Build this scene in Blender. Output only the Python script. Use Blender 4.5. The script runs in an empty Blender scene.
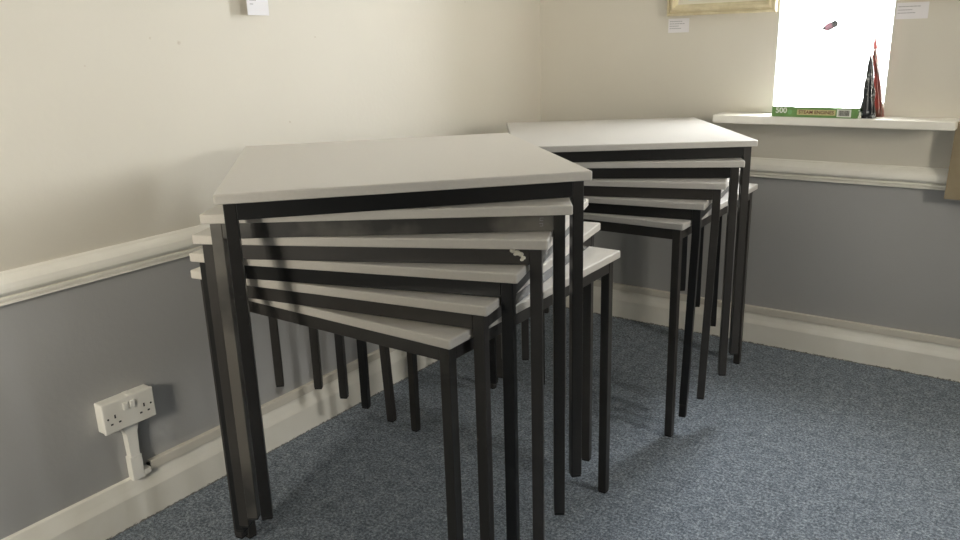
import bpy, bmesh, math, random
from mathutils import Vector, Matrix
random.seed(7)
S = bpy.context.scene
COL = S.collection

# ------------------------------------------------------------------ camera
cam_data = bpy.data.cameras.new('camera')
cam = bpy.data.objects.new('camera', cam_data); COL.objects.link(cam)
_r = Vector((-0.56092328, 0.77860452, -0.28131847))      # forward
R_ = Vector((0.8159734, 0.57736079, -0.02901605)); U_ = Vector((-0.13983023, 0.24582416, 0.95917568)); F_ = R_.cross(U_) * -1
U_ = (U_ - R_ * U_.dot(R_)).normalized(); F_ = U_.cross(R_).normalized()
M = Matrix((R_, U_, -F_)).transposed().to_4x4(); M.translation = Vector((1.89624, -3.14787, 1.24550))
cam.matrix_world = M
cam_data.sensor_width = 36.0; cam_data.sensor_fit = 'HORIZONTAL'; cam_data.lens = 784.2 * 36 / 960
cam_data.clip_start = 0.02
S.camera = cam

# ------------------------------------------------------------------ world, daylight portals, exposure
SKY = 12
w = bpy.data.worlds.new('sky'); S.world = w; w.use_nodes = True
nt = w.node_tree; nt.nodes.clear()
tc = nt.nodes.new('ShaderNodeTexCoord'); sep = nt.nodes.new('ShaderNodeSeparateXYZ')
ramp = nt.nodes.new('ShaderNodeMapRange'); mix = nt.nodes.new('ShaderNodeMix'); mix.data_type = 'RGBA'
bg = nt.nodes.new('ShaderNodeBackground'); ou = nt.nodes.new('ShaderNodeOutputWorld')
nt.links.new(tc.outputs['Generated'], sep.inputs[0])
nt.links.new(sep.outputs['Y'], ramp.inputs['Value'])
ramp.inputs['From Min'].default_value = -0.5; ramp.inputs['From Max'].default_value = 0.3
ramp.inputs['To Min'].default_value = 0; ramp.inputs['To Max'].default_value = 1
nt.links.new(ramp.outputs['Result'], mix.inputs['Factor'])
# front sky brightened towards +X, shaped to favour the left wall over the back
hz = nt.nodes.new('ShaderNodeMapRange'); hz.inputs['From Min'].default_value = 0.02; hz.inputs['From Max'].default_value = 0.42
nt.links.new(sep.outputs['X'], hz.inputs['Value'])
hm = nt.nodes.new('ShaderNodeMix'); hm.data_type = 'RGBA'
hm.inputs['A'].default_value = (1.9, 1.8, 1.6, 1); hm.inputs['B'].default_value = (11.0, 10.0, 8.5, 1)
nt.links.new(hz.outputs['Result'], hm.inputs['Factor']); nt.links.new(hm.outputs['Result'], mix.inputs['A'])
mix.inputs['B'].default_value = (4.1, 4.15, 4.25, 1)
nt.links.new(mix.outputs['Result'], bg.inputs['Color']); bg.inputs['Strength'].default_value = SKY
nt.links.new(bg.outputs[0], ou.inputs[0])

def portal(name, loc, rot, sx, sy):
    l = bpy.data.lights.new(name, 'AREA'); l.shape = 'RECTANGLE'; l.size = sx; l.size_y = sy
    l.cycles.is_portal = True
    o = bpy.data.objects.new(name, l); COL.objects.link(o); o.location = loc; o.rotation_euler = rot
    return o
# openings: back (x 1.034..1.425), front wall, right wall
BW = (1.034, 1.425, 0.943, 2.05)
FW = (0.72, 1.14, 0.95, 1.5)      # front wall window x0,x1,z0,z1
RW = (-1.45, -1.1, 1.1, 1.7)      # right wall window y0,y1,z0,z1
RX, FY, CZ = 3.3, -4.0, 2.4
PI = math.pi
portal('daylight_back', ((BW[0]+BW[1])/2, 0.215, (BW[2]+BW[3])/2), (-PI/2, 0, 0), BW[1]-BW[0], BW[3]-BW[2])
portal('daylight_front', ((FW[0]+FW[1])/2, FY-0.21, (FW[2]+FW[3])/2), (PI/2, 0, 0), FW[1]-FW[0], FW[3]-FW[2])
portal('daylight_right', (RX+0.21, (RW[0]+RW[1])/2, (RW[2]+RW[3])/2), (0, PI/2, 0), RW[3]-RW[2], RW[1]-RW[0])

S.view_settings.view_transform = 'Standard'; S.view_settings.look = 'None'
S.view_settings.exposure = 0.0; S.view_settings.gamma = 1.0; S.view_settings.use_curve_mapping = False

# ------------------------------------------------------------------ materials
def mat(name, col, rough=0.5, metal=0.0, spec=0.5, col2=None, scale=20, bump=0.0, bscale=200, lo=0.4, hi=0.6, detail=4, coat=0):
    m = bpy.data.materials.new(name); m.use_nodes = True
    t = m.node_tree; b = t.nodes['Principled BSDF']
    b.inputs['Roughness'].default_value = rough; b.inputs['Metallic'].default_value = metal
    b.inputs['Specular IOR Level'].default_value = spec; b.inputs['Coat Weight'].default_value = coat
    b.inputs['Base Color'].default_value = (*col, 1)
    c = t.nodes.new('ShaderNodeTexCoord')
    if col2 is not None:
        n = t.nodes.new('ShaderNodeTexNoise'); n.inputs['Scale'].default_value = scale; n.inputs['Detail'].default_value = detail
        r = t.nodes.new('ShaderNodeMapRange'); r.inputs['From Min'].default_value = lo; r.inputs['From Max'].default_value = hi
        x = t.nodes.new('ShaderNodeMix'); x.data_type = 'RGBA'
        x.inputs['A'].default_value = (*col, 1); x.inputs['B'].default_value = (*col2, 1)
        t.links.new(c.outputs['Object'], n.inputs['Vector']); t.links.new(n.outputs['Fac'], r.inputs['Value'])
        t.links.new(r.outputs['Result'], x.inputs['Factor']); t.links.new(x.outputs['Result'], b.inputs['Base Color'])
    if bump:
        n2 = t.nodes.new('ShaderNodeTexNoise'); n2.inputs['Scale'].default_value = bscale; n2.inputs['Detail'].default_value = 3
        bp = t.nodes.new('ShaderNodeBump'); bp.inputs['Strength'].default_value = bump; bp.inputs['Distance'].default_value = 0.002
        t.links.new(c.outputs['Object'], n2.inputs['Vector']); t.links.new(n2.outputs['Fac'], bp.inputs['Height'])
        t.links.new(bp.outputs[0], b.inputs['Normal'])
    return m

def wall_mat(name, marks=(), axis='Y'):
    """cream emulsion above the dado rail, grey below, a few small knocks"""
    m = mat(name, (1, 1, 1), 0.55, spec=0.3, bump=0.25, bscale=60)
    t = m.node_tree; b = t.nodes['Principled BSDF']
    g = t.nodes.new('ShaderNodeNewGeometry'); s = t.nodes.new('ShaderNodeSeparateXYZ'); t.links.new(g.outputs['Position'], s.inputs[0])
    gt = t.nodes.new('ShaderNodeMath'); gt.operation = 'GREATER_THAN'; gt.inputs[1].default_value = 0.73; t.links.new(s.outputs['Z'], gt.inputs[0])
    def noisy(ca, cb, sc):
        n = t.nodes.new('ShaderNodeTexNoise'); n.inputs['Scale'].default_value = sc; n.inputs['Detail'].default_value = 5
        t.links.new(g.outputs['Position'], n.inputs['Vector'])
        x = t.nodes.new('ShaderNodeMix'); x.data_type = 'RGBA'; x.inputs['A'].default_value = (*ca, 1); x.inputs['B'].default_value = (*cb, 1)
        t.links.new(n.outputs['Fac'], x.inputs['Factor']); return x
    up = noisy(UP1, UP2, 3.0); dn = noisy(DN1, DN2, 4.0)
    x = t.nodes.new('ShaderNodeMix'); x.data_type = 'RGBA'
    t.links.new(gt.outputs[0], x.inputs['Factor']); t.links.new(dn.outputs['Result'], x.inputs['A']); t.links.new(up.outputs['Result'], x.inputs['B'])
    last = x
    for (px, py, pz, rad, colr) in marks:
        v = t.nodes.new('ShaderNodeVectorMath'); v.operation = 'SUBTRACT'; v.inputs[1].default_value = (px, py, pz)
        t.links.new(g.outputs['Position'], v.inputs[0])
        n = t.nodes.new('ShaderNodeTexNoise'); n.inputs['Scale'].default_value = 160; n.inputs['Detail'].default_value = 4; t.links.new(g.outputs['Position'], n.inputs['Vector'])
        ln = t.nodes.new('ShaderNodeVectorMath'); ln.operation = 'LENGTH'; t.links.new(v.outputs[0], ln.inputs[0])
        ad = t.nodes.new('ShaderNodeMath'); ad.operation = 'MULTIPLY_ADD'; ad.inputs[1].default_value = rad * 3.2; t.links.new(n.outputs['Fac'], ad.inputs[0]); t.links.new(ln.outputs['Value'], ad.inputs[2])
        r = t.nodes.new('ShaderNodeMapRange'); r.inputs['From Min'].default_value = rad * 1.7; r.inputs['From Max'].default_value = rad * 2.6
        r.inputs['To Min'].default_value = 0.6; r.inputs['To Max'].default_value = 0
        t.links.new(ad.outputs[0], r.inputs['Value'])
        y = t.nodes.new('ShaderNodeMix'); y.data_type = 'RGBA'; y.inputs['B'].default_value = (*colr, 1)
        t.links.new(r.outputs['Result'], y.inputs['Factor']); t.links.new(last.outputs['Result'], y.inputs['A']); last = y
    t.links.new(last.outputs['Result'], b.inputs['Base Color'])
    return m
UP1, UP2 = (0.66, 0.625, 0.545), (0.70, 0.665, 0.585)
DN1, DN2 = (0.38, 0.38, 0.378), (0.415, 0.415, 0.412)

def carpet_mat():
    m = bpy.data.materials.new('carpet'); m.use_nodes = True
    t = m.node_tree; b = t.nodes['Principled BSDF']; b.inputs['Roughness'].default_value = 0.95; b.inputs['Specular IOR Level'].default_value = 0.15
    c = t.nodes.new('ShaderNodeTexCoord')
    n = t.nodes.new('ShaderNodeTexNoise'); n.inputs['Scale'].default_value = 120; n.inputs['Detail'].default_value = 8; n.inputs['Roughness'].default_value = 0.9
    n2 = t.nodes.new('ShaderNodeTexNoise'); n2.inputs['Scale'].default_value = 28; n2.inputs['Detail'].default_value = 4
    a = t.nodes.new('ShaderNodeMath'); a.operation = 'MULTIPLY_ADD'; a.inputs[1].default_value = 0.12
    r = t.nodes.new('ShaderNodeValToRGB')
    e = r.color_ramp.elements; e[0].position = 0.40; e[0].color = (0.022, 0.026, 0.031, 1); e[1].position = 0.78; e[1].color = (0.95, 0.97, 0.98, 1)
    k = e.new(0.54); k.color = (0.140, 0.163, 0.195, 1)
    k = e.new(0.64); k.color = (0.38, 0.43, 0.485, 1)
    for q in (n, n2): t.links.new(c.outputs['Object'], q.inputs['Vector'])
    t.links.new(n2.outputs['Fac'], a.inputs[0]); t.links.new(n.outputs['Fac'], a.inputs[2]); t.links.new(a.outputs[0], r.inputs['Fac'])
    t.links.new(r.outputs['Color'], b.inputs['Base Color'])
    bp = t.nodes.new('ShaderNodeBump'); bp.inputs['Strength'].default_value = 0.5; bp.inputs['Distance'].default_value = 0.003
    t.links.new(n.outputs['Fac'], bp.inputs['Height']); t.links.new(bp.outputs[0], b.inputs['Normal'])
    return m

MT = {}
MT['carpet'] = carpet_mat()
MT['ceiling'] = mat('ceiling_paint', (0.60, 0.59, 0.56), 0.7)
MT['gloss'] = mat('cream_gloss_paint', (0.90, 0.875, 0.80), 0.32, col2=(0.87, 0.845, 0.77), scale=14, bump=0.15, bscale=40)
MT['white'] = mat('white_gloss_paint', (0.80, 0.79, 0.74), 0.3, col2=(0.76, 0.75, 0.70), scale=9)
MT['trunk'] = mat('trunking_plastic', (0.70, 0.66, 0.58), 0.45)
MT['plastic'] = mat('socket_plastic', (0.88, 0.86, 0.80), 0.28)
MT['dark'] = mat('dark_hole', (0.02, 0.02, 0.02), 0.6)
MT['laminate'] = mat('grey_laminate', (0.60, 0.565, 0.51), 0.34, col2=(0.62, 0.585, 0.53), scale=200, lo=0.35, hi=0.65, bump=0.05, bscale=300)
MT['laminate_cool'] = mat('pale_grey_laminate', (0.55, 0.53, 0.50), 0.30, col2=(0.57, 0.55, 0.52), scale=200, lo=0.35, hi=0.65, bump=0.05, bscale=300)
def metal(name, c, rough, c2=None, sc=6, lo=.5, hi=.62): return mat(name, c, rough, 0.0, 0.55, col2=c2 or tuple(v * 1.25 for v in c), scale=sc, lo=lo, hi=hi, bump=0.08, bscale=150)
MT['m_brown'] = metal('brown_black_steel', (0.026, 0.024, 0.021), 0.36)
MT['m_grey'] = metal('grey_steel_painted_sheen', (0.045, 0.043, 0.040), 0.33, (0.16, 0.15, 0.13), 7, .45, .66)  # lighter patches paint blurred reflections into the grey rail
MT['m_mid'] = metal('charcoal_steel', (0.036, 0.033, 0.030), 0.36)
MT['m_black'] = metal('black_steel', (0.008, 0.008, 0.008), 0.35)
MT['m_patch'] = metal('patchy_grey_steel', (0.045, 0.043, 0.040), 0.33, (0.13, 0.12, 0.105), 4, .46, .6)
MT['m_dark'] = metal('dark_steel', (0.014, 0.013, 0.012), 0.33)
MT['foot'] = mat('black_rubber', (0.008, 0.008, 0.008), 0.5)
MT['foot_clear'] = mat('grey_glide', (0.05, 0.05, 0.048), 0.4)
MT['paper'] = mat('paper', (0.80, 0.78, 0.80), 0.7)
MT['ink'] = mat('grey_print', (0.33, 0.32, 0.34), 0.7)
MT['fr_cream'] = mat('cream_frame_paint', (0.70, 0.62, 0.42), 0.4, col2=(0.62, 0.54, 0.35), scale=25)
MT['mount'] = mat('mount_card', (0.78, 0.74, 0.62), 0.8)
MT['print'] = mat('pale_print', (0.85, 0.83, 0.78), 0.8, col2=(0.55, 0.60, 0.58), scale=12)
MT['card'] = mat('brown_cardboard', (0.27, 0.215, 0.135), 0.75, col2=(0.31, 0.25, 0.16), scale=18)
MT['green'] = mat('green_card', (0.14, 0.29, 0.075), 0.4, col2=(0.17, 0.34, 0.095), scale=30)
MT['boxtop'] = mat('glossy_box_lid', (0.78, 0.77, 0.74), 0.18, col2=(0.50, 0.42, 0.50), scale=9, lo=.52, hi=.66)  # pale tone paints in the window glare; lilac blotches are the picture
MT['yellow'] = mat('pale_yellow_print', (0.62, 0.57, 0.27), 0.5)
MT['brownink'] = mat('brown_print', (0.16, 0.05, 0.03), 0.5)
MT['whiteink'] = mat('white_print', (0.82, 0.85, 0.75), 0.5)
MT['barcode'] = mat('barcode_print', (0.10, 0.09, 0.08), 0.5)
MT['blackpack'] = mat('black_patterned_film', (0.012, 0.014, 0.018), 0.2, col2=(0.42, 0.44, 0.45), scale=70, lo=.56, hi=.68)
MT['redpack'] = mat('red_film', (0.26, 0.040, 0.028), 0.3, col2=(0.13, 0.045, 0.03), scale=22, lo=.45, hi=.62)
MT['pinkfilm'] = mat('pink_film', (0.75, 0.25, 0.25), 0.3)
MT['pinkbird'] = mat('pale_pink', (0.13, 0.06, 0.08), 0.5)
MT['putty'] = mat('white_filler', (0.85, 0.82, 0.70), 0.6)

def glass_mat():
    m = bpy.data.materials.new('window_glass'); m.use_nodes = True; t = m.node_tree; t.nodes.clear()
    tr = t.nodes.new('ShaderNodeBsdfTransparent'); gl = t.nodes.new('ShaderNodeBsdfGlossy'); gl.inputs['Roughness'].default_value = 0.02
    tr.inputs['Color'].default_value = (0.96, 0.97, 0.97, 1)
    mx = t.nodes.new('ShaderNodeMixShader'); o = t.nodes.new('ShaderNodeOutputMaterial'); mx.inputs[0].default_value = 0.05
    t.links.new(tr.outputs[0], mx.inputs[1]); t.links.new(gl.outputs[0], mx.inputs[2]); t.links.new(mx.outputs[0], o.inputs[0])
    return m
MT['glass'] = glass_mat()
def film_mat():
    m = bpy.data.materials.new('clear_cellophane'); m.use_nodes = True; t = m.node_tree; t.nodes.clear()
    tr = t.nodes.new('ShaderNodeBsdfTransparent'); gl = t.nodes.new('ShaderNodeBsdfPrincipled'); gl.inputs['Roughness'].default_value = 0.12
    gl.inputs['Base Color'].default_value = (0.75, 0.72, 0.68, 1)
    mx = t.nodes.new('ShaderNodeMixShader'); o = t.nodes.new('ShaderNodeOutputMaterial'); mx.inputs[0].default_value = 0.35
    t.links.new(tr.outputs[0], mx.inputs[1]); t.links.new(gl.outputs[0], mx.inputs[2]); t.links.new(mx.outputs[0], o.inputs[0])
    return m
MT['film'] = film_mat()

def base_dirt(name, src):
    """skirting paint with a ragged scuffed line where it meets the carpet"""
    m = mat(name, (0.90, 0.875, 0.80), 0.32, col2=(0.87, 0.84, 0.76), scale=10, bump=0.15, bscale=40)
    t = m.node_tree; b = t.nodes['Principled BSDF']; prev = b.inputs['Base Color'].links[0].from_socket
    g = t.nodes.new('ShaderNodeNewGeometry'); s = t.nodes.new('ShaderNodeSeparateXYZ'); t.links.new(g.outputs['Position'], s.inputs[0])
    n = t.nodes.new('ShaderNodeTexNoise'); n.inputs['Scale'].default_value = 110; n.inputs['Detail'].default_value = 6; n.inputs['Roughness'].default_value = 0.7
    t.links.new(g.outputs['Position'], n.inputs['Vector'])
    a = t.nodes.new('ShaderNodeMath'); a.operation = 'MULTIPLY_ADD'; a.inputs[1].default_value = -0.022
    t.links.new(n.outputs['Fac'], a.inputs[0]); t.links.new(s.outputs['Z'], a.inputs[2])
    r = t.nodes.new('ShaderNodeMapRange'); r.inputs['From Min'].default_value = -0.0085; r.inputs['From Max'].default_value = -0.0065
    r.inputs['To Min'].default_value = 0.85; r.inputs['To Max'].default_value = 0
    t.links.new(a.outputs[0], r.inputs['Value'])
    x = t.nodes.new('ShaderNodeMix'); x.data_type = 'RGBA'; x.inputs['B'].default_value = (0.10, 0.095, 0.075, 1)
    t.links.new(prev, x.inputs['A']); t.links.new(r.outputs['Result'], x.inputs['Factor']); t.links.new(x.outputs['Result'], b.inputs['Base Color'])
    return m
MT['skirting'] = base_dirt('skirting_paint', None)

# ------------------------------------------------------------------ helpers
def obj(name, bm, m, parent=None, smooth=False):
    me = bpy.data.meshes.new(name)
    bmesh.ops.recalc_face_normals(bm, faces=bm.faces[:])
    bm.to_mesh(me); bm.free()
    for mm in (m if isinstance(m, (list, tuple)) else [m]): me.materials.append(MT[mm] if isinstance(mm, str) else mm)
    if smooth:
        for p in me.polygons: p.use_smooth = True
    o = bpy.data.objects.new(name, me); COL.objects.link(o)
    if parent: o.parent = parent
    return o
def tag(o, label, cat, group=None):
    o['label'] = label; o['category'] = cat
    if group: o['group'] = group
    return o
def thing(name, label, cat, loc=(0, 0, 0), rz=0, group=None):
    o = bpy.data.objects.new(name, None); COL.objects.link(o); o.location = loc; o.rotation_euler = (0, 0, rz)
    o.empty_display_size = 0.1
    return tag(o, label, cat, group)
def structure(name, bm, m, parent=None, smooth=False):
    o = obj(name, bm, m, parent, smooth)
    if not parent: o['kind'] = 'structure'
    return o
def box(bm, x0, x1, y0, y1, z0, z1, bev=0, seg=2):
    r = bmesh.ops.create_cube(bm, size=1, matrix=Matrix.Translation(((x0+x1)/2, (y0+y1)/2, (z0+z1)/2)) @ Matrix.Diagonal((x1-x0, y1-y0, z1-z0, 1)))
    if bev:
        es = list({e for v in r['verts'] for e in v.link_edges})
        bmesh.ops.bevel(bm, geom=es, offset=bev, segments=seg, profile=0.5, affect='EDGES')
    return bm
def nb(*a, **k): return box(bmesh.new(), *a, **k)
def extrude_profile(pts, fn, t0, t1, seg=1):
    """closed profile pts (a,b) swept along t; fn(a,b,t) -> xyz"""
    bm = bmesh.new(); rings = []
    for i in range(seg + 1):
        t = t0 + (t1 - t0) * i / seg
        rings.append([bm.verts.new(fn(a, b, t)) for a, b in pts])
    for i in range(seg):
        for k in range(len(pts)):
            q = (k + 1) % len(pts)
            bm.faces.new((rings[i][k], rings[i][q], rings[i+1][q], rings[i+1][k]))
    bm.faces.new(rings[0]); bm.faces.new(rings[-1][::-1])
    return bm
def cyl(bm, p0, p1, r0, r1=None, n=16):
    p0, p1 = Vector(p0), Vector(p1); d = p1 - p0
    q = d.to_track_quat('Z', 'Y').to_matrix().to_4x4()
    bmesh.ops.create_cone(bm, cap_ends=True, segments=n, radius1=r0, radius2=r0 if r1 is None else r1, depth=d.length,
                          matrix=Matrix.Translation((p0 + p1) / 2) @ q)
    return bm
def text_mesh(name, s, size, m, parent, mw, depth=0.0004, bold=0.0, sx=1.0):
    cu = bpy.data.curves.new(name, 'FONT'); cu.body = s; cu.size = size; cu.extrude = depth; cu.offset = bold
    cu.align_x = 'CENTER'; cu.align_y = 'CENTER'
    to = bpy.data.objects.new(name + '_curve', cu); COL.objects.link(to)
    bpy.context.view_layer.update()
    me = bpy.data.meshes.new_from_object(to.evaluated_get(bpy.context.evaluated_depsgraph_get()))
    bpy.data.objects.remove(to); bpy.data.curves.remove(cu)
    me.name = name; me.materials.clear(); me.materials.append(MT[m])
    me.transform(mw @ Matrix.Diagonal((sx, 1, 1, 1)))
    o = bpy.data.objects.new(name, me); COL.objects.link(o); o.parent = parent
    return o

# ------------------------------------------------------------------ room
structure('floor', nb(-0.2, RX+0.2, FY-0.2, 0.2, -0.1, 0), 'carpet')
structure('ceiling', nb(-0.2, RX+0.2, FY-0.2, 0.2, CZ, CZ+0.1), 'ceiling')
knock = (0.42, 0.34, 0.24)
lm = wall_mat('left_wall_paint', [(0, -1.846, 1.261, 0.006, knock), (0, -1.928, 1.275, 0.003, knock), (0, -1.493, 1.02, 0.004, knock),
                                  (0, -1.359, 1.269, 0.004, knock), (0, -2.11, 1.213, 0.003, knock), (0, -0.561, 1.388, 0.004, knock)])
pm = wall_mat('wall_paint')
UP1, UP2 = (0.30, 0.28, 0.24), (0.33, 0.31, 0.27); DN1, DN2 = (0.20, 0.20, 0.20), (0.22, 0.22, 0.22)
pm2 = wall_mat('dimmed_unseen_wall')  # out-of-view walls darkened to cut bounce light and deepen contrast
structure('wall_left', nb(-0.2, 0, FY-0.2, 0.2, 0, CZ), lm)
bm = bmesh.new()
box(bm, 0, BW[0], 0, 0.2, 0, CZ); box(bm, BW[1], RX+0.2, 0, 0.2, 0, CZ); box(bm, BW[0], BW[1], 0, 0.2, 0, BW[2]-0.031); box(bm, BW[0], BW[1], 0, 0.2, BW[3], CZ)
structure('wall_back', bm, pm)
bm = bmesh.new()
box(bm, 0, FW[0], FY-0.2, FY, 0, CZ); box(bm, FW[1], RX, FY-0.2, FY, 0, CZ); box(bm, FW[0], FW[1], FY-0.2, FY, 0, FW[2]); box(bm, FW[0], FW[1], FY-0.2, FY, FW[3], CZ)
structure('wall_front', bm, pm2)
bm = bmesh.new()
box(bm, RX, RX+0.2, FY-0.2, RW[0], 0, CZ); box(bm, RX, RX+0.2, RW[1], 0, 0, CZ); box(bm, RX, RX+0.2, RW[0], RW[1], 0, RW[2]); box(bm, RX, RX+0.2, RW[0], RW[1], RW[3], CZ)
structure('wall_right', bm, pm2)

# dado rail (depth, z) profile
DADO = [(0, .770), (.005, .770), (.008, .767), (.010, .763), (.014, .760), (.020, .754), (.0255, .746), (.0275, .735), (.0275, .727), (.024, .721),
        (.018, .717), (.0125, .7155), (.0125, .7125), (.0175, .711), (.0175, .706), (.0105, .7045), (.0105, .7015), (.0145, .700), (.0145, .695), (.011, .694), (0, .694)]
SK = [(0, .133), (.007, .133), (.010, .130), (.012, .120), (.016, .104), (.020, .092), (.022, .085), (.022, 0), (0, 0)]
TR = [(0, .158), (.014, .158), (.016, .156), (.016, .131), (0, .131)]
def along_left(a, b, t): return (a, t, b)
def along_back(a, b, t): return (t, -a, b)
structure('trim_1', extrude_profile(DADO, along_left, FY, -0.0005), 'gloss')
structure('trim_2', extrude_profile(DADO, along_back, 0.0285, RX), 'gloss')
structure('baseboard_left', extrude_profile(SK, along_left, FY, -0.0005), 'skirting')
structure('baseboard_back', extrude_profile(SK, along_back, 0.0225, RX), 'skirting')

# windows -------------------------------------------------------------
def casement(name, ax, c, a0, a1, z0, z1, thick=0.04, fw=0.035, mid=False):
    """white frame with glass; ax 'y': lies in a plane y=c spanning x; ax 'x': plane x=c spanning y"""
    def bx(b, p0, p1, q0, q1, d=thick, bev=0.002):
        if ax == 'y': box(b, p0, p1, c-d/2, c+d/2, q0, q1, bev)
        else: box(b, c-d/2, c+d/2, p0, p1, q0, q1, bev)
    b = bmesh.new()
    bx(b, a0, a0+fw, z0, z1); bx(b, a1-fw, a1, z0, z1); bx(b, a0+fw, a1-fw, z0, z0+fw); bx(b, a0+fw, a1-fw, z1-fw, z1)
    if mid: bx(b, (a0+a1)/2-0.015, (a0+a1)/2+0.015, z0+fw, z1-fw, 0.03)
    o = structure(name, b, 'white')
    b = bmesh.new(); bx(b, a0+fw, a1-fw, z0+fw, z1-fw, 0.004, 0)
    g = obj('glass', b, 'glass', o)
    return o
casement('window_1', 'y', 0.18, BW[0], BW[1], BW[2]+0.0005, BW[3], fw=0.03)
casement('window_2', 'y', FY-0.17, FW[0], FW[1], FW[2], FW[3], mid=True)
casement('window_3', 'x', RX+0.17, RW[0], RW[1], RW[2], RW[3], mid=True)
# white painted linings of the back window reveal
bm = bmesh.new()
box(bm, BW[0]-0.0005, BW[0]+0.004, 0.0, 0.16, BW[2]+.0005, BW[3]); box(bm, BW[1]-0.004, BW[1]+0.0005, 0.0, 0.16, BW[2]+.0005, BW[3])
structure('trim_3', bm, 'white')
# sill board
bm = nb(0.845, 1.660, -0.12, -0.0002, 0.9115, 0.9425, 0.004); box(bm, BW[0]+.0005, BW[1]-.0005, 0, 0.2, 0.9125, 0.9425)
o = structure('trim_4', bm, 'gloss')

# trunking ------------------------------------------------------------
t = thing('cable_trunking', 'slim cream plastic cable trunking running along the top of the left skirting board', 'trunking', (0, -2.118, 0.13))
o = obj('trunking_cover', extrude_profile(TR, lambda a, b, q: (a, q + 2.118, b - .13), -2.118, -0.0165), 'trunk', t)
bm = nb(0.0165, 0.0175, 0.000, 0.004, 0.002, 0.024)
obj('broken_end', nb(0.002, 0.013, -0.006, -0.0005, 0.006, 0.022), 'dark', t)
t = thing('cable_trunking', 'slim cream plastic cable trunking running along the skirting board below the window', 'trunking', (0.017, 0, 0.13))
obj('trunking_cover', extrude_profile(TR, lambda a, b, q: (q, -a, b - .13), 0.0, RX - 0.02), 'trunk', t)

# socket --------------------------------------------------------------
SY, SZ = -2.165, 0.337
t = thing('wall_socket', 'white double plug socket on a surface box on the grey left wall', 'socket', (0, SY, SZ))
t.rotation_euler = (0, 0, 0)
obj('back_box', nb(0.0002, 0.030, -0.071, 0.071, -0.041, 0.041, 0.003), 'plastic', t)
fp = obj('faceplate', nb(0.030, 0.040, -0.073, 0.073, -0.043, 0.043, 0.004, 3), 'plastic', t)
for k in (-1, 1):
    obj('rocker_switch', nb(0.0395, 0.044, k*0.0095-0.007, k*0.0095+0.007, 0.008, 0.028, 0.0015), 'plastic', t)
    cy = k * 0.041
    obj('pin_hole', nb(0.0396, 0.0404, cy-0.002, cy+0.002, -0.004, 0.006), 'dark', t)
    for s in (-1, 1): obj('pin_hole', nb(0.0396, 0.0404, cy+s*0.011-0.0033, cy+s*0.011+0.0033, -0.020, -0.0155), 'dark', t)
    b = bmesh.new(); cyl(b, (0.0395, k*0.0605, -0.001), (0.0406, k*0.0605, -0.001), 0.0027); obj('screw', b, 'dark', t)
b = nb(0.004, 0.026, 0.004, 0.020, 0.041, 0.0425, 0.0005); obj('knockout_tab', b, 'plastic', t)
# vertical drop of trunking below the socket
t = thing('cable_trunking', 'short vertical white trunking dropping from the plug socket to the skirting', 'trunking', (0, -2.150, 0.125))
bm = bmesh.new()
v = []
prof = [(0.168, -0.033, 0.012), (0.155, -0.032, 0.010), (0.140, -0.025, 0.005), (0.075, -0.023, 0.002), (0.072, -0.024, 0.003)]
for z, ya, yb in prof:
    v.append([bm.verts.new((0.0003, ya, z)), bm.verts.new((0.023, ya, z)), bm.verts.new((0.023, yb, z)), bm.verts.new((0.0003, yb, z))])
for i in range(len(v)-1):
    for k in range(4): bm.faces.new((v[i][k], v[i][(k+1) % 4], v[i+1][(k+1) % 4], v[i+1][k]))
bm.faces.new(v[0]); bm.faces.new(v[-1])
obj('trunking_cover', bm, 'plastic', t)
bm = bmesh.new(); box(bm, 0.0003, 0.025, -0.0275, 0.006, 0.003, 0.072, 0.0012)
obj('angle_joint', bm, 'plastic', t)
obj('joint_foot', nb(0.0003, 0.025, 0.0065, 0.0260, 0.006, 0.022, 0.001), 'plastic', t)

# ------------------------------------------------------------------ stacked tables
W, H, TT, FRH, E_, LW, PIT = 0.7422, 0.7089, 0.0196, 0.0347, 0.0139, 0.0240, 0.0550
def top_bm():
    bm = bmesh.new(); r = 0.005; hw = W/2; rings = []
    def ring(inset, z):
        out = []
        for cx, cy, a0 in ((1, 1, 0), (-1, 1, 90), (-1, -1, 180), (1, -1, 270)):
            for k in range(7):
                a = math.radians(a0 + 15 * k)
                out.append(bm.verts.new((cx*(hw-r) + (r-inset)*math.cos(a), cy*(hw-r) + (r-inset)*math.sin(a), z)))
        return out
    z0, z1 = H - TT, H
    rings = [ring(.0015, z0), ring(0, z0+.0015), ring(0, z1-.003), ring(.0009, z1-.0009), ring(.003, z1)]
    for i in range(len(rings)-1):
        n = len(rings[i])
        for k in range(n): bm.faces.new((rings[i][k], rings[i][(k+1) % n], rings[i+1][(k+1) % n], rings[i+1][k]))
    bm.faces.new(rings[0][::-1]); bm.faces.new(rings[-1])
    return bm
def lean_box(bm, cx, cy, hw, z0, z1, dx, dy, bev=0.0015):
    r0 = len(bm.verts)
    box(bm, cx-hw, cx+hw, cy-hw, cy+hw, z0, z1, bev, 2)
    bm.verts.ensure_lookup_table()
    return bm
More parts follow.
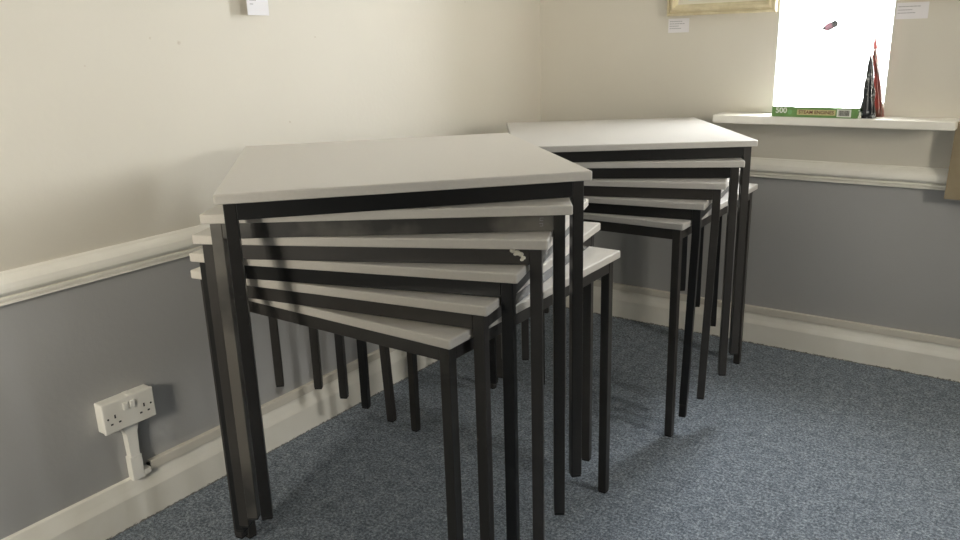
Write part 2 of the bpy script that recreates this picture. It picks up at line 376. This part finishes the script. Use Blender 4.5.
def table(name, pose, mats, label, group, leans={}, topmat='laminate', ferrule=()):
    x, y, a, k = pose
    t = thing(name, label, 'table', (x, y, k*PIT), math.radians(a), group)
    obj('tabletop', top_bm(), topmat, t)
    o_ = W/2 - E_; zt = H - TT
    railm, legm = mats
    q = o_ - 0.0006
    for i in range(4):
        b = bmesh.new(); box(b, -o_+LW, o_-LW, -q, -q+0.020, zt-FRH, zt-0.0001, 0.0012)
        b.transform(Matrix.Rotation(i*PI/2, 4, 'Z')); obj('apron_rail', b, railm if not isinstance(railm, dict) else railm.get(i, railm['d']), t)
    for cn, (sx, sy) in dict(FL=(-1, -1), FR=(1, -1), BL=(-1, 1), BR=(1, 1)).items():
        c = o_ - LW/2; dx, dy = leans.get(cn, (0, 0)); fh = 0.045 if cn in ferrule else 0.006
        def shear(b):
            if dx or dy:
                bmesh.ops.bisect_plane(b, geom=b.verts[:]+b.edges[:]+b.faces[:], plane_co=(0, 0, zt*.86), plane_no=(0, 0, 1))
            for v in b.verts:
                f = max(0.0, .86 - v.co.z/zt) / .86; v.co.x += dx*f; v.co.y += dy*f
            return b
        lg = obj('leg', shear(nb(sx*c-LW/2, sx*c+LW/2, sy*c-LW/2, sy*c+LW/2, fh, zt-0.0001, 0.0018)), legm if not isinstance(legm, dict) else legm.get(cn, legm['d']), t)
        b = bmesh.new(); box(b, sx*c-LW/2+.0006, sx*c+LW/2-.0006, sy*c-LW/2+.0006, sy*c+LW/2-.0006, 0.0, fh, 0.0022 if fh < .01 else 0.004)
        ft = obj('foot_cap', shear(b), 'foot', lg)
    return t
GA = 'square tables in the twisted stack nearer the camera'
GB = 'square tables in the twisted stack in the corner by the window'
A_ = [(0.6369, -1.7416, 46.8364), (0.6482, -1.7157, 34.4204), (0.6584, -1.7144, 25.4445), (0.6591, -1.7117, 17.3169), (0.659, -1.712, 10.2691), (0.6732, -1.7041, 0.3613)]
B_ = [(0.6769, -0.616, 35.2487), (0.6806, -0.6117, 27.0747), (0.6908, -0.622, 17.4545), (0.6908, -0.6147, 9.0026), (0.6996, -0.6058, 0.2218)]
LA = ['grey topped black framed table, topmost of the nearer stack with its whole top showing',
      'grey topped table with grey steel rail patched with painted sheen, second from the top of the nearer stack',
      'grey topped table with white filler blob under its front edge, third down in nearer stack',
      'grey topped table with jet black legs, fourth down in the nearer stack',
      'grey topped table, fifth down in the nearer stack, just above the lowest one',
      'lowest grey topped table of the nearer stack, standing on the carpet']
LB = ['pale grey topped table, topmost of the corner stack, its top shining below the window',
      'pale grey topped table, second from the top of the corner stack',
      'pale grey topped table, third and middle one of the five in the corner stack',
      'pale grey topped table with jet black front leg, fourth down in the corner stack',
      'lowest pale grey topped table of the corner stack, standing on the carpet']
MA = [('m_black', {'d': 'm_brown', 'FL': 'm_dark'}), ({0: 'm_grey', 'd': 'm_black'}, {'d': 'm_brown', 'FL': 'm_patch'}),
      ({0: 'm_mid', 'd': 'm_mid'}, 'm_mid'), ('m_black', 'm_black'), ('m_mid', 'm_mid'), ('m_mid', 'm_brown')]
LEA = [{}, {}, {}, {}, {'BL': (0.028, -0.003)}, {}]
tabs = []
for i in range(6):
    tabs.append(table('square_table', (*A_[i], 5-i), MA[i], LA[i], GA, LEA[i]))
MB = [('m_black', 'm_mid'), ('m_black', 'm_mid'), ('m_mid', 'm_mid'), ('m_black', 'm_black'), ('m_mid', 'm_mid')]
LEB = [{}, {}, {'FR': (-.0150, -.002)}, {'FR': (-.0150, 0.001)}, {}]
for i in range(5):
    tabs.append(table('square_table', (*B_[i], 4-i), MB[i], LB[i], GB, LEB[i], 'laminate_cool', ('FR',) if i == 3 else ()))
# white filler blob on the third table's front rail
b = bmesh.new()
for (px, pz, r) in ((.300, -.006, .006), (.309, -.010, .007), (.316, -.013, .006), (.321, -.020, .005), (.318, -.024, .004), (.305, -.013, .004)):
    bmesh.ops.create_icosphere(b, subdivisions=2, radius=r, matrix=Matrix.Translation((px, -(W/2-E_-0.0006), H-TT+pz)) @ Matrix.Diagonal((1, .3, .8, 1)))
o = obj('filler_blob', b, 'putty', tabs[2], True); o['label'] = 'blob of white filler on the rail'
# faint chalk scribble on the second table's front rail
b = bmesh.new()
yy = -(W/2-E_-0.0006) - 0.0003
for (x0, x1, z0, z1) in ((.306, .314, -.008, -.007), (.306, .307, -.013, -.008), (.306, .313, -.0135, -.0125), (.305, .312, -.019, -.018), (.3115, .3125, -.024, -.0185), (.306, .312, -.0245, -.0235)):
    box(b, x0, x1, yy-.0003, yy+.0003, H-TT+z0, H-TT+z1)
obj('chalk_marks', b, 'ink', tabs[1])

# ------------------------------------------------------------------ things on the wall
def printed_card(name, label, P, ux, uz, w_, h_, lines, curl=0.0, group=None):
    """card with bottom-left P, along ux, up z; curl lifts the left edge off the wall"""
    t = thing(name, label, 'label', P, 0, group)
    n = ux.cross(Vector((0, 0, 1)))      # points into the room
    def pt(u, v, d): 
        c = curl * (1 - u/w_)**1.3
        return ux*u + Vector((0, 0, v)) + n*(0.0012 + c + d)
    bm = bmesh.new(); N = 8
    fr = [[bm.verts.new(pt(w_*i/N, h_*j, 0.0006)) for j in (0, 1)] for i in range(N+1)]
    bk = [[bm.verts.new(pt(w_*i/N, h_*j, 0)) for j in (0, 1)] for i in range(N+1)]
    for i in range(N):
        bm.faces.new((fr[i][0], fr[i+1][0], fr[i+1][1], fr[i][1])); bm.faces.new((bk[i][0], bk[i][1], bk[i+1][1], bk[i+1][0]))
        for j in (0, 1): bm.faces.new((fr[i][j], fr[i+1][j], bk[i+1][j], bk[i][j]))
    for i in (0, N): bm.faces.new((fr[i][0], fr[i][1], bk[i][1], bk[i][0]))
    obj('paper_sheet', bm, 'paper', t)
    bm = bmesh.new()
    for (u0, u1, v) in lines:
        M_ = 6
        for k in range(M_):
            ua, ub = u0 + (u1-u0)*k/M_, u0 + (u1-u0)*(k+.8)/M_
            f = [bm.verts.new(pt(ua, v-.0011, .0009)), bm.verts.new(pt(ub, v-.0011, .0009)), bm.verts.new(pt(ub, v+.0011, .0009)), bm.verts.new(pt(ua, v+.0011, .0009))]
            bm.faces.new(f)
    obj('printed_lines', bm, 'ink', t)
    return t
ex, ey = Vector((1, 0, 0)), Vector((0, 1, 0))
printed_card('caption_label', 'small white caption card below the cream picture frame left of the window', Vector((0.603, -0.0, 1.251)), ex, 1, 0.087, 0.054,
             [(.006, .060, .043), (.006, .070, .034), (.006, .045, .025), (.006, .055, .016)], 0.0)
printed_card('caption_label', 'small white caption card on the wall right of the window', Vector((1.427, 0, 1.272)), ex, 1, 0.098, 0.054,
             [(.006, .075, .041), (.006, .050, .030), (.006, .060, .020)], 0.0)
printed_card('caption_label', 'white caption card curling off the cream left wall, cut by the photo top edge', Vector((0, -1.632, 1.332)), ey, 1, 0.098, 0.07,
             [(.010, .030, .062), (.008, .040, .050), (.012, .045, .040), (.014, .030, .030)], 0.026)

def picture_frame(label, x0, x1, z0, z1):
    t = thing('picture_frame', label, 'picture', ((x0+x1)/2, 0, z0))
    cx = (x0+x1)/2; hx = (x1-x0)/2; h = z1-z0
    prof = [(0, 0.001), (0, .020), (.004, .024), (.008, .024), (.010, .019), (.014, .019), (.017, .026), (.024, .028), (.030, .026), (.032, .020), (.038, .017), (.042, .012), (.042, .001)]
    b = bmesh.new(); rings = []
    for sx, sz in ((-1, 0), (1, 0), (1, 1), (-1, 1)):
        rings.append([b.verts.new((sx*(hx-i), -d, (i if sz == 0 else h-i))) for i, d in prof])
    for k in range(4):
        A, B = rings[k], rings[(k+1) % 4]
        for j in range(len(prof)-1): b.faces.new((A[j], B[j], B[j+1], A[j+1]))
    for k in range(4):
        A, B = rings[k], rings[(k+1) % 4]; b.faces.new((A[0], A[-1], B[-1], B[0]))
    obj('moulding', b, 'fr_cream', t)
    obj('mount', nb(-hx+.040, hx-.040, -.009, -.002, .040, h-.040), 'mount', t)
    obj('print', nb(-hx+.085, hx-.085, -.0100, -.0092, .055, h-.085), 'print', t)
picture_frame('cream moulded picture frame hanging left of the window', 0.602, 1.028, 1.3145, 1.75)
picture_frame('cream picture frame right of the window, only its bottom edge showing', 1.445, 1.95, 1.336, 1.80)

# brown cardboard panel at the right edge
t = thing('cardboard_panel', 'brown cardboard panel fixed to the wall over the dado rail at the right edge', 'panel', (1.80, -0.03, 0.672))
b = bmesh.new()
pts = [(-0.151, 0.0), (0.15, -0.004), (0.15, 0.262), (-0.143, 0.262), (-0.1455, 0.225)]
f0 = [b.verts.new((x, -0.018, z)) for x, z in pts]; f1 = [b.verts.new((x, -0.0005, z)) for x, z in pts]
b.faces.new(f0); b.faces.new(f1[::-1])
for k in range(5): b.faces.new((f0[k], f0[(k+1) % 5], f1[(k+1) % 5], f1[k]))
o = obj('panel_face', b, 'card', t)
obj('backing_batten', nb(-0.12, 0.14, -0.0005, 0.0298, 0.110, 0.135), 'card', t)

# ------------------------------------------------------------------ things on the sill
SILL = 0.9426
t = thing('jigsaw_box', 'green boxed jigsaw lying flat on the window sill, spine showing', 'box', (1.2135, -0.02, SILL))
t.rotation_euler = (0, 0, 0.0)
L_, D_, BH = 0.292, 0.20, 0.037
obj('box_base', nb(-L_/2+.002, L_/2-.002, -D_/2+.002, D_/2-.002, 0, .030, .001), 'green', t)
lid = obj('box_lid', nb(-L_/2, L_/2, -D_/2, D_/2, .0015, BH-.0006, .0008), 'green', t)
obj('lid_picture', nb(-L_/2+.001, L_/2-.001, -D_/2+.001, D_/2-.001, BH-.0006, BH, 0), 'boxtop', t)
fy = -D_/2 - 0.0003
obj('title_panel', nb(-L_/2+.306*L_, -L_/2+.754*L_, fy-.0002, fy+.0002, .0085, .0275), 'yellow', t)
obj('barcode_label', nb(-L_/2+.768*L_, -L_/2+.93*L_, fy-.0002, fy+.0002, .004, .031), 'whiteink', t)
b = bmesh.new(); xx = -L_/2+.790*L_
random.seed(3)
while xx < -L_/2+.905*L_:
    wv = random.choice((.0008, .0013, .002)); box(b, xx, xx+wv, fy-.0005, fy-.0002, .008, .027); xx += wv + random.choice((.0006, .001))
obj('barcode', b, 'barcode', t)
up = Matrix.Rotation(PI/2, 4, 'X')
text_mesh('number_text', '500', .027, 'whiteink', t, Matrix.Translation((-L_/2+.115*L_, fy-.0002, .0225)) @ up, bold=.0006)
text_mesh('title_text', 'STEAM ENGINES', .0165, 'brownink', t, Matrix.Translation((-L_/2+.53*L_, fy-.0006, .018)) @ up, bold=.0003, sx=1.0)
b = bmesh.new(); bmesh.ops.create_icosphere(b, subdivisions=2, radius=.008, matrix=Matrix.Translation((-L_/2+.22*L_, fy, .018)) @ Matrix.Diagonal((1, .03, 1.2, 1)))
obj('emblem', b, mat('light_green_print', (0.2, 0.42, 0.15), .5), t)

def packet(name, label, cat, loc, w0, depth, h, topx, m, lean=0, extra=None):
    """tapering upright film packet: thick at the base, pinched at the top"""
    t = thing(name, label, cat, loc)
    b = bmesh.new(); rows = []; NZ, NR = 14, 20
    rnd = random.Random(hash(cat) % 5 + 3 if False else 5)
    for i in range(NZ+1):
        f = i/NZ; hw = (w0/2)*(1-f)**0.68 + .0016; hd = (depth/2)*(1-.35*f); cx = topx*f
        row = []
        for k in range(NR):
            a = 2*PI*k/NR; ca, sa = math.cos(a), math.sin(a)
            wob = 1 + .10*math.sin(3*a+i*1.3) + rnd.uniform(-.06, .06)
            row.append(b.verts.new((cx + hw*math.copysign(abs(ca)**.6, ca)*wob, hd*math.copysign(abs(sa)**.6, sa), h*f)))
        rows.append(row)
    for i in range(NZ):
        for k in range(NR): b.faces.new((rows[i][k], rows[i][(k+1) % NR], rows[i+1][(k+1) % NR], rows[i+1][k]))
    b.faces.new(rows[0][::-1]); b.faces.new(rows[-1])
    obj('packet_body', b, m, t, True)
    return t
t1 = packet('film_packet', 'black and silver patterned packet standing on the sill beside the jigsaw box', 'packet', (1.3855, -0.077, SILL), .046, .050, .215, -.010, 'blackpack')
t2 = packet('film_packet', 'red packet with pink tip in clear wrap, standing at the right end of the window', 'packet', (1.4010, -0.010, SILL), .046, .06, .240, -.026, 'redpack')
b = bmesh.new(); cyl(b, (-.0255, 0, .232), (-.031, 0, .275), .009, .0025, 10)
obj('pinched_tip', b, 'pinkfilm', t2)
# loose clear cellophane round the red packet: thin leaning sheet
b = bmesh.new()
sh = [(.0165, 0.0), (.0145, .05), (.006, .10), (-.008, .16), (-.026, .215)]
sh = [(x+.004, z) for x, z in sh]
A = [b.verts.new((x, -.028, z)) for x, z in sh]; B = [b.verts.new((x+.001, .028, z)) for x, z in sh]
A2 = [b.verts.new((x+.0006, -.028, z)) for x, z in sh]; B2 = [b.verts.new((x+.0016, .028, z)) for x, z in sh]
for i in range(4): b.faces.new((A[i], A[i+1], B[i+1], B[i])); b.faces.new((A2[i], B2[i], B2[i+1], A2[i+1])); b.faces.new((A[i], A2[i], A2[i+1], A[i+1])); b.faces.new((B[i], B[i+1], B2[i+1], B2[i]))
b.faces.new((A[0], B[0], B2[0], A2[0])); b.faces.new((A[-1], A2[-1], B2[-1], B[-1]))
obj('clear_wrap', b, 'film', t2)
# small glass-clear trinket between box and packets
b = bmesh.new(); bmesh.ops.create_icosphere(b, subdivisions=2, radius=.006, matrix=Matrix.Translation((0, 0, .006))); bmesh.ops.create_icosphere(b, subdivisions=2, radius=.0042, matrix=Matrix.Translation((0, 0, .0155)))
bmesh.ops.create_cone(b, cap_ends=True, segments=12, radius1=.003, radius2=.0015, depth=.006, matrix=Matrix.Translation((0, 0, .021)))
o = obj('sill_trinket', b, 'white', None, True); o.location = (1.3657, -0.1115, SILL); tag(o, 'tiny white ornament squeezed between the jigsaw box and black packet', 'ornament')

# bird sticker hanging on the glass
gy = 0.18 - 0.002
t = thing('bird_sticker', 'small pink and black bird sticker stuck on the window glass', 'sticker', (1.178, gy, 1.257))
def blob(name, parts, m, d=.0022):
    b = bmesh.new()
    for (x, z, rx, rz, ang) in parts:
        bmesh.ops.create_icosphere(b, subdivisions=3, radius=1, matrix=Matrix.Translation((x, -d, z)) @ Matrix.Rotation(ang, 4, 'Y') @ Matrix.Diagonal((rx*1.5, d*.9, rz*1.9, 1)))
    return obj(name, b, m, t, True)
blob('body', [(0, 0, .017, .008, -.45), (-.006, -.008, .004, .006, .3)], 'pinkbird')
blob('head', [(.017, .008, .009, .0075, -.3)], 'dark', .0026)
blob('tail', [(-.020, -.007, .006, .0035, -.3)], 'dark', .0026)
blob('wing_edge', [(.002, -.0105, .008, .002, -.6)], 'dark', .0026)
